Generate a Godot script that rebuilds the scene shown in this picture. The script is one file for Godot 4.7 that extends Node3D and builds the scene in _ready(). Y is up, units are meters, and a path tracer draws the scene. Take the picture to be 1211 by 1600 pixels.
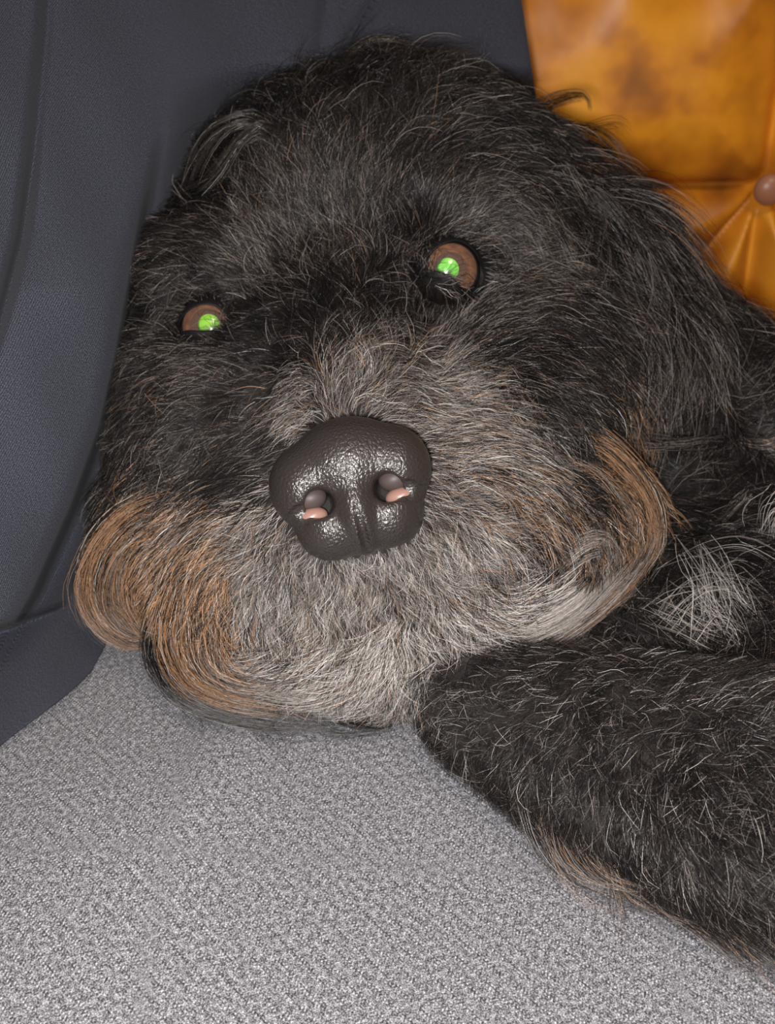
extends Node3D

# ---------------------------------------------------------------- camera frame
const FPX := 1715.6            # focal length in pixels of the 1211 x 1600 frame (50 degrees high)
const EYE := Vector3(0, 0.805, 0)
const PITCH := 35.0
var RIGHT := Vector3(1, 0, 0)
var UPV := Vector3(0, cos(deg_to_rad(PITCH)), -sin(deg_to_rad(PITCH)))
var FWD := Vector3(0, -sin(deg_to_rad(PITCH)), -cos(deg_to_rad(PITCH)))
const LAP := 0.54              # height of the grey knit surface
const SEAT := 0.455            # height of the sofa seat
var rng := RandomNumberGenerator.new()

func W(px: float, py: float, d: float) -> Vector3:
	return EYE + RIGHT * ((px - 605.5) / FPX * d) - UPV * ((py - 800.0) / FPX * d) + FWD * d

func to_px(p: Vector3) -> Vector2:
	var q := p - EYE
	var d := q.dot(FWD)
	return Vector2(605.5 + q.dot(RIGHT) / d * FPX, 800.0 - q.dot(UPV) / d * FPX)

func lap_depth(py: float) -> float:
	return (EYE.y - LAP) / ((py - 800.0) / FPX * UPV.y - FWD.y)

# ---------------------------------------------------------------- bookkeeping
func tag(o: Node, label: String, category: String, kind := "") -> void:
	o.set_meta("label", label)
	o.set_meta("category", category)
	if kind: o.set_meta("kind", kind)

func put(called: String, mesh: Mesh, m: Material, parent: Node) -> MeshInstance3D:
	var o := MeshInstance3D.new()
	o.name = called
	o.mesh = mesh
	o.material_override = m
	parent.add_child(o, true)
	return o

func std(color: Color, rough := 0.6, spec := 0.5) -> StandardMaterial3D:
	var m := StandardMaterial3D.new()
	m.albedo_color = color
	m.roughness = rough
	m.metallic_specular = spec
	return m

func lin(r: float, g: float, b: float) -> Color:
	return Color(r, g, b).linear_to_srgb()

func arr_mesh(v: PackedVector3Array, n: PackedVector3Array, idx: PackedInt32Array, uv := PackedVector2Array(), col := PackedColorArray()) -> ArrayMesh:
	var a := []
	a.resize(Mesh.ARRAY_MAX)
	a[Mesh.ARRAY_VERTEX] = v
	a[Mesh.ARRAY_NORMAL] = n
	a[Mesh.ARRAY_INDEX] = idx
	if idx.size() < 400000:
		var agree := 0.0
		for i in range(0, idx.size(), 3):
			agree += signf((v[idx[i + 2]] - v[idx[i]]).cross(v[idx[i + 1]] - v[idx[i]]).dot(n[idx[i]]))
		if agree < 0.0:
			idx.reverse()
			a[Mesh.ARRAY_INDEX] = idx
	if uv.size(): a[Mesh.ARRAY_TEX_UV] = uv
	if col.size(): a[Mesh.ARRAY_COLOR] = col
	var m := ArrayMesh.new()
	m.add_surface_from_arrays(Mesh.PRIMITIVE_TRIANGLES, a)
	return m

# smooth normals from triangles (clockwise front faces)
func normals_of(v: PackedVector3Array, idx: PackedInt32Array) -> PackedVector3Array:
	var n := PackedVector3Array()
	n.resize(v.size())
	for i in range(0, idx.size(), 3):
		var a := idx[i]
		var b := idx[i + 1]
		var c := idx[i + 2]
		var f := (v[c] - v[a]).cross(v[b] - v[a])
		n[a] += f
		n[b] += f
		n[c] += f
	for i in n.size():
		n[i] = n[i].normalized()
	return n

# a sheet of (nu+1) x (nv+1) front points and the same of back points, closed at the rim
func closed_sheet(front: PackedVector3Array, back: PackedVector3Array, nu: int, nv: int) -> Array:
	var v := front.duplicate()
	v.append_array(back)
	var off := front.size()
	var idx := PackedInt32Array()
	var w := nu + 1
	for j in nv:
		for i in nu:
			var a := j * w + i
			idx.append_array([a, a + 1, a + w + 1, a, a + w + 1, a + w])
			idx.append_array([off + a, off + a + w + 1, off + a + 1, off + a, off + a + w, off + a + w + 1])
	for i in nu:
		var a := i
		idx.append_array([a, off + a, off + a + 1, a, off + a + 1, a + 1])
		a = nv * w + i
		idx.append_array([a, off + a + 1, off + a, a, a + 1, off + a + 1])
	for j in nv:
		var a := j * w
		idx.append_array([a, off + a + w, off + a, a, a + w, off + a + w])
		a = j * w + nu
		idx.append_array([a, off + a, off + a + w, a, off + a + w, a + w])
	return [v, idx]

# ---------------------------------------------------------------- signed distance fields and surface nets (camera axes: x right, y up, z to the viewer)
func C(px: float, py: float, d: float) -> Vector3:
	return Vector3((px - 605.5) / FPX * d, -(py - 800.0) / FPX * d, -d)

func cam_to_world(p: Vector3) -> Vector3:
	return EYE + RIGHT * p.x + UPV * p.y - FWD * p.z

func dir_to_world(p: Vector3) -> Vector3:
	return RIGHT * p.x + UPV * p.y - FWD * p.z

# prims: [a, b, ra, rb, group]; soft union of tapered capsules
func capsule_field(prims: Array, lo: Vector3, n: Vector3i, cell: float, k: float, reach: float) -> Array:
	var sum := PackedFloat32Array()
	var near := PackedFloat32Array()
	var grp := PackedByteArray()
	var total := n.x * n.y * n.z
	sum.resize(total)
	near.resize(total)
	near.fill(1.0)
	grp.resize(total)
	for pr in prims:
		var a: Vector3 = pr[0]
		var b: Vector3 = pr[1]
		var ra: float = pr[2]
		var rb: float = pr[3]
		var g: int = pr[4]
		var rr := maxf(ra, rb) + reach
		var mn := Vector3(minf(a.x, b.x), minf(a.y, b.y), minf(a.z, b.z)) - Vector3(rr, rr, rr)
		var mx := Vector3(maxf(a.x, b.x), maxf(a.y, b.y), maxf(a.z, b.z)) + Vector3(rr, rr, rr)
		var i0 := ((mn - lo) / cell).floor()
		var i1 := ((mx - lo) / cell).ceil()
		var x0 := maxi(0, int(i0.x)); var x1 := mini(n.x - 1, int(i1.x))
		var y0 := maxi(0, int(i0.y)); var y1 := mini(n.y - 1, int(i1.y))
		var z0 := maxi(0, int(i0.z)); var z1 := mini(n.z - 1, int(i1.z))
		var ab := b - a
		var l2 := maxf(ab.length_squared(), 1e-9)
		var dr := rb - ra
		for z in range(z0, z1 + 1):
			for y in range(y0, y1 + 1):
				var at := (z * n.y + y) * n.x
				for x in range(x0, x1 + 1):
					var p := lo + Vector3(x, y, z) * cell - a
					var h := clampf(p.dot(ab) / l2, 0.0, 1.0)
					var d := (p - ab * h).length() - ra - dr * h
					if d < reach:
						sum[at + x] += exp(-k * d)
						if d < near[at + x]:
							near[at + x] = d
							grp[at + x] = g
	var f := PackedFloat32Array()
	f.resize(total)
	for i in total:
		f[i] = -log(sum[i]) / k if sum[i] > 0.0 else reach
	return [f, grp]

func surface_nets(f: PackedFloat32Array, lo: Vector3, n: Vector3i, cell: float) -> Array:
	var v := PackedVector3Array()
	var nr := PackedVector3Array()
	var from := PackedInt32Array()
	var at := {}
	var sx := 1
	var sy := n.x
	var sz := n.x * n.y
	var off := PackedInt32Array([0, sx, sy, sx + sy, sz, sz + sx, sz + sy, sz + sx + sy])
	for z in n.z - 1:
		for y in n.y - 1:
			var row := z * sz + y * sy
			for x in n.x - 1:
				var o := row + x
				var s := f[o] < 0.0
				if (f[o + sx] < 0.0) == s and (f[o + sy] < 0.0) == s and (f[o + sx + sy] < 0.0) == s and (f[o + sz] < 0.0) == s and (f[o + sz + sx] < 0.0) == s and (f[o + sz + sy] < 0.0) == s and (f[o + sz + sx + sy] < 0.0) == s:
					continue
				var acc := Vector3.ZERO
				var cnt := 0
				for e in 12:
					var c0: int
					var c1: int
					if e < 4:
						c0 = e * 2; c1 = c0 + 1
					elif e < 8:
						c0 = (e - 4) % 2 + (4 if e >= 6 else 0); c1 = c0 + 2
					else:
						c0 = e - 8; c1 = c0 + 4
					var a := f[o + off[c0]]
					var b := f[o + off[c1]]
					if (a < 0.0) != (b < 0.0):
						var t := a / (a - b)
						var p0 := Vector3(c0 & 1, (c0 >> 1) & 1, (c0 >> 2) & 1)
						var p1 := Vector3(c1 & 1, (c1 >> 1) & 1, (c1 >> 2) & 1)
						acc += p0.lerp(p1, t)
						cnt += 1
				acc /= cnt
				at[o] = v.size()
				v.append(lo + (Vector3(x, y, z) + acc) * cell)
				from.append(o)
				var g := Vector3(
					f[o + 1] + f[o + 1 + sy] + f[o + 1 + sz] + f[o + 1 + sy + sz] - f[o] - f[o + sy] - f[o + sz] - f[o + sy + sz],
					f[o + sy] + f[o + sy + 1] + f[o + sy + sz] + f[o + sy + sz + 1] - f[o] - f[o + 1] - f[o + sz] - f[o + 1 + sz],
					f[o + sz] + f[o + sz + 1] + f[o + sz + sy] + f[o + sz + sy + 1] - f[o] - f[o + 1] - f[o + sy] - f[o + 1 + sy])
				nr.append(g.normalized())
	var idx := PackedInt32Array()
	var axes := PackedInt32Array([sx, sy, sz])
	for o in at:
		for ax in 3:
			var s0 := f[o] < 0.0
			var s1 := f[o + axes[ax]] < 0.0
			if s0 == s1: continue
			var u := axes[(ax + 1) % 3]
			var w := axes[(ax + 2) % 3]
			if not (at.has(o - u) and at.has(o - w) and at.has(o - u - w)): continue
			var q := [at[o], at[o - u], at[o - u - w], at[o - w]]
			if s0:
				idx.append_array([q[0], q[2], q[1], q[0], q[3], q[2]])
			else:
				idx.append_array([q[0], q[1], q[2], q[0], q[2], q[3]])
	return [v, nr, idx, from]

# ---------------------------------------------------------------- groom: direction, length, colour mix of the coat
const GC := 16.0
const GX := 104
const GY := 130
const GO := Vector2(-230, -240)
const HEAD := 0
const EAR := 1
const BODY := 2
const LEG := 3
var MIX := {
	"blk": [0.90, 0.085, 0.012, 0.0, 0.003],
	"dk": [0.74, 0.19, 0.063, 0.005, 0.002],
	"fore": [0.42, 0.36, 0.21, 0.008, 0.002],
	"muz": [0.18, 0.25, 0.41, 0.05, 0.11],
	"muzt": [0.15, 0.30, 0.24, 0.26, 0.05],
	"tan": [0.14, 0.30, 0.05, 0.48, 0.03],
	"lip": [0.10, 0.16, 0.38, 0.07, 0.29],
	"chin": [0.08, 0.10, 0.34, 0.03, 0.45],
	"white": [0.05, 0.05, 0.25, 0.0, 0.65],
	"ear": [0.58, 0.22, 0.198, 0.002, 0.0],
	"leg": [0.73, 0.195, 0.052, 0.0, 0.023],
	"legf": [0.24, 0.48, 0.15, 0.10, 0.03],
}
var TINT := [Vector3(0.008, 0.0075, 0.008), Vector3(0.040, 0.029, 0.024), Vector3(0.275, 0.24, 0.228), Vector3(0.42, 0.235, 0.13), Vector3(0.68, 0.64, 0.61)]
var gdir := [[], [], [], []]
var gpar := [[], [], [], []]      # PackedVector3Array: length, lift, jitter
var gmix := [[], [], [], []]      # Array of PackedFloat32Array (cumulative)
var gnor := [[], [], [], []]
var gmixid := [[], [], [], []]

# group, px, py, angle (0 right, 90 down the picture), length mm, lift, jitter, mix
func comb_points() -> Array:
	return [
	# muzzle round the nose
	[0, 520, 622, -100, 9, .45, .2, "muz"], [0, 462, 636, 150, 9, .4, .2, "muz"], [0, 428, 690, 130, 9, .4, .2, "dk"], [0, 425, 600, 168, 12, .4, .25, "dk"],
	[0, 380, 660, 155, 12, .4, .3, "dk"], [0, 330, 640, 155, 14, .4, .3, "dk"], [0, 300, 700, 130, 15, .45, .35, "dk"], [0, 370, 740, 150, 12, .4, .3, "blk"],
	[0, 590, 612, -35, 10, .4, .2, "muz"], [0, 650, 590, -18, 12, .35, .2, "muz"], [0, 710, 600, 5, 13, .35, .2, "muz"], [0, 770, 650, 22, 14, .35, .2, "muz"],
	[0, 690, 660, 5, 10, .35, .2, "muz"], [0, 800, 720, 24, 15, .35, .2, "muz"], [0, 560, 570, -65, 12, .4, .2, "muz"], [0, 530, 540, -92, 12, .45, .25, "dk"],
	[0, 610, 530, -35, 14, .4, .25, "fore"], [0, 690, 530, -8, 15, .4, .25, "fore"], [0, 770, 560, 18, 16, .35, .25, "dk"], [0, 840, 620, 38, 17, .4, .3, "dk"],
	[0, 890, 680, 45, 18, .4, .3, "dk"], [0, 710, 760, 10, 11, .35, .2, "muz"], [0, 790, 790, 25, 14, .35, .25, "muzt"], [0, 860, 810, 32, 16, .4, .25, "muzt"],
	[0, 900, 750, 42, 18, .4, .3, "dk"], [0, 955, 735, 58, 20, .4, .25, "tan"], [0, 990, 820, 95, 20, .4, .25, "tan"], [0, 960, 880, 120, 18, .4, .3, "dk"],
	# lips and chin
	[0, 600, 890, 84, 8, .35, .2, "lip"], [0, 555, 905, 95, 9, .35, .2, "lip"], [0, 480, 890, 108, 10, .35, .2, "muz"], [0, 665, 855, 60, 9, .35, .2, "lip"],
	[0, 730, 840, 40, 12, .35, .2, "lip"], [0, 700, 900, 58, 10, .35, .25, "lip"], [0, 780, 880, 38, 13, .35, .25, "muz"], [0, 850, 880, 28, 14, .4, .3, "dk"],
	[0, 405, 830, 132, 11, .35, .2, "muz"], [0, 415, 900, 115, 12, .35, .2, "muz"], [0, 345, 870, 118, 16, .4, .2, "tan"], [0, 320, 950, 104, 20, .4, .2, "tan"],
	[0, 430, 970, 98, 14, .35, .2, "lip"], [0, 500, 950, 98, 11, .35, .2, "lip"], [0, 560, 945, 92, 10, .35, .2, "lip"], [0, 640, 935, 80, 8, .3, .2, "lip"],
	[0, 640, 985, 98, 16, .4, .3, "chin"], [0, 710, 985, 50, 18, .35, .25, "chin"], [0, 770, 990, 12, 20, .35, .2, "chin"], [0, 830, 970, -12, 20, .35, .2, "chin"],
	[0, 890, 935, -38, 18, .35, .2, "muzt"], [0, 600, 1040, 105, 18, .4, .3, "chin"], [0, 540, 1050, 135, 18, .4, .3, "chin"], [0, 470, 1030, 150, 18, .4, .3, "muz"],
	[0, 400, 1050, 100, 18, .4, .3, "muzt"], [0, 700, 1050, 100, 16, .4, .3, "dk"],
	# left side of the face
	[0, 250, 560, 160, 16, .45, .35, "dk"], [0, 200, 620, 118, 18, .45, .35, "blk"], [0, 225, 690, 115, 18, .45, .4, "dk"], [0, 190, 770, 120, 18, .4, .4, "dk"],
	[0, 270, 760, 135, 16, .4, .3, "dk"], [0, 290, 800, 135, 16, .4, .3, "muzt"], [0, 220, 860, 130, 18, .4, .25, "tan"], [0, 180, 930, 100, 18, .4, .25, "tan"],
	[0, 320, 575, 165, 14, .4, .3, "fore"], [0, 400, 550, 172, 13, .4, .3, "blk"], [0, 440, 500, -160, 13, .4, .3, "blk"], [0, 270, 640, 140, 16, .4, .35, "dk"],
	[0, 350, 470, -150, 10, .35, .25, "dk"], [0, 270, 470, 165, 14, .4, .3, "dk"], [0, 225, 500, 140, 16, .4, .3, "blk"],
	# forehead
	[0, 480, 490, -130, 12, .4, .25, "blk"], [0, 535, 480, -95, 13, .4, .25, "blk"], [0, 600, 460, -60, 12, .4, .25, "blk"], [0, 645, 470, -35, 12, .4, .25, "dk"],
	[0, 450, 430, -118, 14, .45, .2, "fore"], [0, 400, 385, -125, 15, .45, .2, "fore"], [0, 520, 400, -95, 15, .45, .2, "fore"], [0, 480, 310, -96, 17, .5, .2, "fore"],
	[0, 560, 320, -86, 17, .5, .2, "fore"], [0, 410, 300, -110, 17, .5, .25, "fore"], [0, 330, 390, -155, 16, .45, .3, "dk"], [0, 280, 420, 170, 16, .45, .3, "dk"],
	[0, 260, 330, -170, 18, .5, .35, "blk"], [0, 330, 300, -140, 20, .5, .35, "blk"],
	# right brow and temple
	[0, 620, 390, -75, 14, .45, .25, "dk"], [0, 655, 345, -62, 16, .45, .2, "dk"], [0, 720, 320, -25, 18, .45, .2, "fore"], [0, 800, 330, 8, 20, .4, .2, "fore"],
	[0, 860, 380, 40, 22, .4, .25, "fore"], [0, 830, 430, 32, 18, .35, .25, "fore"], [0, 890, 480, 60, 22, .4, .25, "dk"], [0, 790, 470, 28, 14, .35, .25, "fore"],
	[0, 850, 540, 48, 18, .4, .3, "dk"], [0, 640, 270, -65, 24, .5, .25, "dk"], [0, 700, 240, -40, 26, .5, .25, "dk"], [0, 780, 235, 2, 22, .5, .25, "dk"],
	[0, 850, 270, 38, 24, .5, .3, "dk"], [0, 900, 340, 55, 30, .45, .3, "blk"],
	# crown
	[0, 500, 210, -100, 24, .6, .35, "dk"], [0, 560, 150, -88, 26, .6, .4, "blk"], [0, 620, 125, -65, 26, .6, .4, "dk"], [0, 690, 165, -40, 20, .6, .35, "dk"],
	[0, 760, 180, -5, 20, .55, .35, "dk"], [0, 830, 190, 15, 20, .55, .35, "dk"], [0, 890, 220, 40, 22, .5, .35, "dk"], [0, 440, 220, -115, 24, .6, .35, "blk"], [0, 375, 250, -125, 22, .55, .35, "blk"],
	# ear
	[1, 880, 300, 62, 34, .35, .15, "ear"], [1, 870, 380, 68, 42, .3, .12, "ear"], [1, 940, 430, 78, 45, .3, .12, "ear"], [1, 930, 560, 86, 45, .3, .12, "ear"],
	[1, 1000, 500, 74, 45, .3, .12, "ear"], [1, 1080, 480, 82, 30, .3, .12, "ear"], [1, 1130, 560, 92, 26, .3, .15, "ear"], [1, 1000, 640, 84, 36, .3, .15, "ear"],
	[1, 1090, 650, 95, 30, .3, .2, "blk"], [1, 980, 310, 64, 34, .35, .15, "ear"], [1, 1050, 380, 68, 36, .35, .15, "ear"], [1, 900, 220, 50, 30, .4, .25, "dk"],
	# body and neck
	[2, 1060, 760, 160, 24, .4, .6, "blk"], [2, 1150, 720, 120, 28, .4, .5, "dk"], [2, 1100, 860, 125, 28, .4, .6, "blk"], [2, 1200, 800, 140, 28, .4, .6, "blk"],
	[2, 1060, 940, 60, 24, .45, .6, "blk"], [2, 1180, 960, 40, 30, .45, .5, "dk"], [2, 1220, 660, -30, 30, .4, .4, "dk"],
	# foreleg
	[3, 690, 1130, 140, 9, .6, .8, "leg"], [3, 780, 1090, 150, 9, .6, .9, "leg"], [3, 900, 1030, 110, 10, .6, .9, "leg"], [3, 1000, 1130, 70, 10, .6, .9, "leg"],
	[3, 1100, 1200, 40, 12, .6, .8, "leg"], [3, 1200, 1150, 15, 13, .5, .6, "leg"], [3, 1200, 1300, 25, 12, .6, .8, "leg"], [3, 840, 1200, 100, 11, .6, .7, "leg"],
	[3, 900, 1260, 95, 13, .55, .5, "dk"], [3, 1000, 1320, 75, 13, .55, .5, "leg"], [3, 1150, 1420, 50, 14, .5, .4, "dk"], [3, 1080, 1010, 40, 12, .5, .7, "leg"],
	]

func build_groom(v: PackedVector3Array, nr: PackedVector3Array, grp: PackedByteArray) -> void:
	var pts := comb_points()
	for g in 4:
		var mine := []
		for c in pts:
			if c[0] == g: mine.append(c)
		var np := mine.size()
		var pp := PackedVector2Array()
		var dd := PackedVector2Array()
		var qq := PackedVector3Array()
		for c in mine:
			pp.append(Vector2(c[1], c[2]))
			dd.append(Vector2.from_angle(deg_to_rad(c[3])))
			qq.append(Vector3(c[4], c[5], c[6]))
		var D := PackedVector2Array(); D.resize(GX * GY)
		var Q := PackedVector3Array(); Q.resize(GX * GY)
		var M := []
		M.resize(GX * GY)
		for y in GY:
			for x in GX:
				var p := GO + Vector2(x + 0.5, y + 0.5) * GC
				var ws := 0.0
				var d := Vector2.ZERO
				var q := Vector3.ZERO
				var m := PackedFloat32Array([0, 0, 0, 0, 0])
				for i in np:
					var e := p.distance_squared_to(pp[i]) + 300.0
					if e > 90000.0 and g == 0 and ws > 0.0: continue
					var w := 1.0 / (e * e)
					ws += w
					d += dd[i] * w
					q += qq[i] * w
					var mm: Array = MIX[mine[i][7]]
					m[0] += mm[0] * w; m[1] += mm[1] * w; m[2] += mm[2] * w; m[3] += mm[3] * w; m[4] += mm[4] * w
				D[y * GX + x] = d.normalized()
				Q[y * GX + x] = q / ws
				var cum := 0.0
				for k in 5:
					cum += m[k] / ws
					m[k] = cum
				M[y * GX + x] = m
		gdir[g] = D
		gpar[g] = Q
		gmix[g] = M
		var N := PackedVector3Array(); N.resize(GX * GY)
		gnor[g] = N
	for i in v.size():
		var view := (EYE - v[i]).normalized()
		if nr[i].dot(view) < 0.1: continue
		var c := cell_of(to_px(v[i]))
		gnor[grp[i]][c] += nr[i]
	for g in 4:
		var N: PackedVector3Array = gnor[g]
		for i in N.size(): N[i] = N[i].normalized()
		for it in 14:
			var N2 := N.duplicate()
			for y in range(1, GY - 1):
				for x in range(1, GX - 1):
					var c := y * GX + x
					if N[c] == Vector3.ZERO:
						N2[c] = (N[c - 1] + N[c + 1] + N[c - GX] + N[c + GX]).normalized()
			N = N2
		for i in N.size():
			if N[i] == Vector3.ZERO: N[i] = -FWD
		gnor[g] = N

func cell_of(p: Vector2) -> int:
	return clampi(int((p.y - GO.y) / GC), 0, GY - 1) * GX + clampi(int((p.x - GO.x) / GC), 0, GX - 1)

func pick_color(m: PackedFloat32Array) -> Color:
	var r := rng.randf()
	var k := 0
	while k < 4 and r > m[k]: k += 1
	var t: Vector3 = TINT[k] * rng.randf_range(0.5, 1.5)
	return Color(t.x * rng.randf_range(0.94, 1.06), t.y, t.z * rng.randf_range(0.92, 1.08))

# ---------------------------------------------------------------- strands: three-sided tapered tubes collected in one mesh
class Strands:
	var v := PackedVector3Array()
	var n := PackedVector3Array()
	var c := PackedColorArray()
	var idx := PackedInt32Array()
	func add(p: PackedVector3Array, up: Vector3, r: float, tip: float, col: Color) -> void:
		var m := p.size()
		var b := v.size()
		v.resize(b + m * 3)
		n.resize(b + m * 3)
		c.resize(b + m * 3)
		for i in m:
			var t := (p[mini(i + 1, m - 1)] - p[maxi(i - 1, 0)]).normalized()
			var s := t.cross(up).normalized()
			var u := s.cross(t)
			var f := float(i) / (m - 1)
			var rr := r * (1.0 - (1.0 - tip) * f * f)
			var n1 := s * 0.866 - u * 0.5
			var n2 := s * -0.866 - u * 0.5
			var o := b + i * 3
			v[o] = p[i] + u * rr; v[o + 1] = p[i] + n1 * rr; v[o + 2] = p[i] + n2 * rr
			n[o] = u; n[o + 1] = n1; n[o + 2] = n2
			c[o] = col; c[o + 1] = col; c[o + 2] = col
		var e := idx.size()
		idx.resize(e + (m - 1) * 18)
		for i in m - 1:
			var o := b + i * 3
			for k in 3:
				var k2 := (k + 1) % 3
				idx[e] = o + k; idx[e + 1] = o + 3 + k2; idx[e + 2] = o + k2
				idx[e + 3] = o + k; idx[e + 4] = o + 3 + k; idx[e + 5] = o + 3 + k2
				e += 6

func strand_mesh(s: Strands, called: String, m: Material, parent: Node, label := "") -> MeshInstance3D:
	var o := put(called, arr_mesh(s.v, s.n, s.idx, PackedVector2Array(), s.c), m, parent)
	o.set_meta("kind", "stuff")
	if label: o.set_meta("label", label)
	return o

func spline(pts: PackedVector3Array, t: float) -> Vector3:
	var m := pts.size() - 1
	var x := clampf(t, 0, 0.9999) * m
	var i := int(x)
	var f := x - i
	return pts[i].cubic_interpolate(pts[i + 1], pts[maxi(i - 1, 0)], pts[mini(i + 2, m)], f)

# a lock of hair along a guide: points [px, py, depth]
func lock(s: Strands, guide: Array, count: int, w0: float, w1: float, w2: float, mix: String, r := 0.10, wave := 3.0, seg := 9) -> void:
	var g := PackedVector3Array()
	for q in guide: g.append(W(q[0], q[1], q[2]))
	var m := PackedFloat32Array()
	var cum := 0.0
	for k in MIX[mix]:
		cum += k
		m.append(cum)
	var px := 0.0002
	var a := 0.0; var rad := 0.0; var c0 := 0.0; var c1 := 1.0; var cph := 0.0; var cfr := 3.0; var cwv := 0.0; var cdr := Vector2.ZERO
	for i in count:
		if i % (7 if count > 60 else 1) == 0:          # a new wisp within the lock
			a = rng.randf() * TAU
			rad = sqrt(rng.randf()) * 1.05
			c0 = rng.randf_range(0.0, 0.25)
			c1 = rng.randf_range(0.6, 1.0)
			cph = rng.randf() * TAU
			cfr = rng.randf_range(2.0, 6.0)
			cwv = wave * rng.randf_range(0.2, 1.0) * px
			cdr = Vector2(rng.randfn(), rng.randfn()) * 0.3
		var t0 := clampf(c0 + rng.randf_range(-0.08, 0.08), 0, 1)
		var t1 := clampf(c1 + rng.randf_range(-0.08, 0.06), 0, 1)
		var o := PackedVector3Array()
		var ph := cph + rng.randfn() * 0.3
		var fr := cfr
		var wv := cwv
		var drift := cdr + Vector2(rng.randfn(), rng.randfn()) * 0.12
		var jx := rng.randfn() * 0.13
		var jy := rng.randfn() * 0.13
		for k in seg:
			var f := float(k) / (seg - 1)
			var t := lerpf(t0, t1, f)
			var c := spline(g, t)
			var tan := (spline(g, minf(t + 0.03, 1)) - spline(g, maxf(t - 0.03, 0))).normalized()
			var side := tan.cross(FWD).normalized()
			var w := (lerpf(w0, w1, t * 2.0) if t < 0.5 else lerpf(w1, w2, t * 2.0 - 1.0)) * px
			var ca := cos(a) * rad + jx * (1.0 - 0.5 * f) + drift.x * f
			var sa := sin(a) * rad + jy * (1.0 - 0.5 * f) + drift.y * f
			c += side * (ca * w + sin(ph + fr * f) * wv) - FWD * (sa * w * 0.55 + cos(ph * 2.0 + fr * f) * wv * 0.6)
			o.append(c)
		s.add(o, -FWD, r * 0.001 * rng.randf_range(0.7, 1.15), 0.3, pick_color(m))

# ================================================================ scene
func _ready() -> void:
	rng.seed = 20240611
	# ---- camera, environment, lights
	var cam := Camera3D.new()
	cam.name = "camera"
	cam.position = EYE
	cam.rotation_degrees = Vector3(-PITCH, 0, 0)
	cam.fov = 50.0
	cam.near = 0.02
	var lens := CameraAttributesPhysical.new()
	lens.frustum_focal_length = 12.0 / tan(deg_to_rad(25.0))
	lens.frustum_focus_distance = 0.305
	lens.exposure_aperture = 15.0
	lens.frustum_near = 0.02
	lens.frustum_far = 50.0
	cam.attributes = lens
	add_child(cam)
	cam.current = true
	var env := Environment.new()
	env.background_mode = Environment.BG_COLOR
	env.background_color = Color(0.12, 0.115, 0.11)
	env.tonemap_mode = Environment.TONE_MAPPER_LINEAR
	env.tonemap_exposure = 1.0
	env.sdfgi_enabled = true
	env.ssao_enabled = true
	env.ssil_enabled = true
	var we := WorldEnvironment.new()
	we.name = "world_environment"
	we.environment = env
	add_child(we)
	var flash := OmniLight3D.new()          # the phone's flash, a finger's width beside the lens
	flash.name = "phone_flash"
	flash.position = EYE + RIGHT * -0.012 + UPV * -0.009
	flash.light_energy = 0.215
	flash.light_size = 0.005
	flash.light_color = Color(1.0, 0.985, 0.97)
	flash.omni_range = 6.0
	flash.omni_attenuation = 2.0
	flash.shadow_enabled = true
	add_child(flash)
	var lamp := AreaLight3D.new()           # the room's ceiling lamp, above and behind the viewer
	lamp.name = "ceiling_lamp"
	lamp.position = Vector3(0.35, 2.35, 0.75)
	lamp.area_size = Vector2(0.45, 0.45)
	lamp.light_energy = 1.5
	lamp.light_color = Color(1.0, 0.94, 0.86)
	lamp.area_range = 8.0
	lamp.shadow_enabled = true
	add_child(lamp)
	lamp.look_at(Vector3(0.2, 0.6, -0.5))
	build_sofa()
	build_grey_knit()
	build_navy_cloth()
	build_dog()

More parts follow.
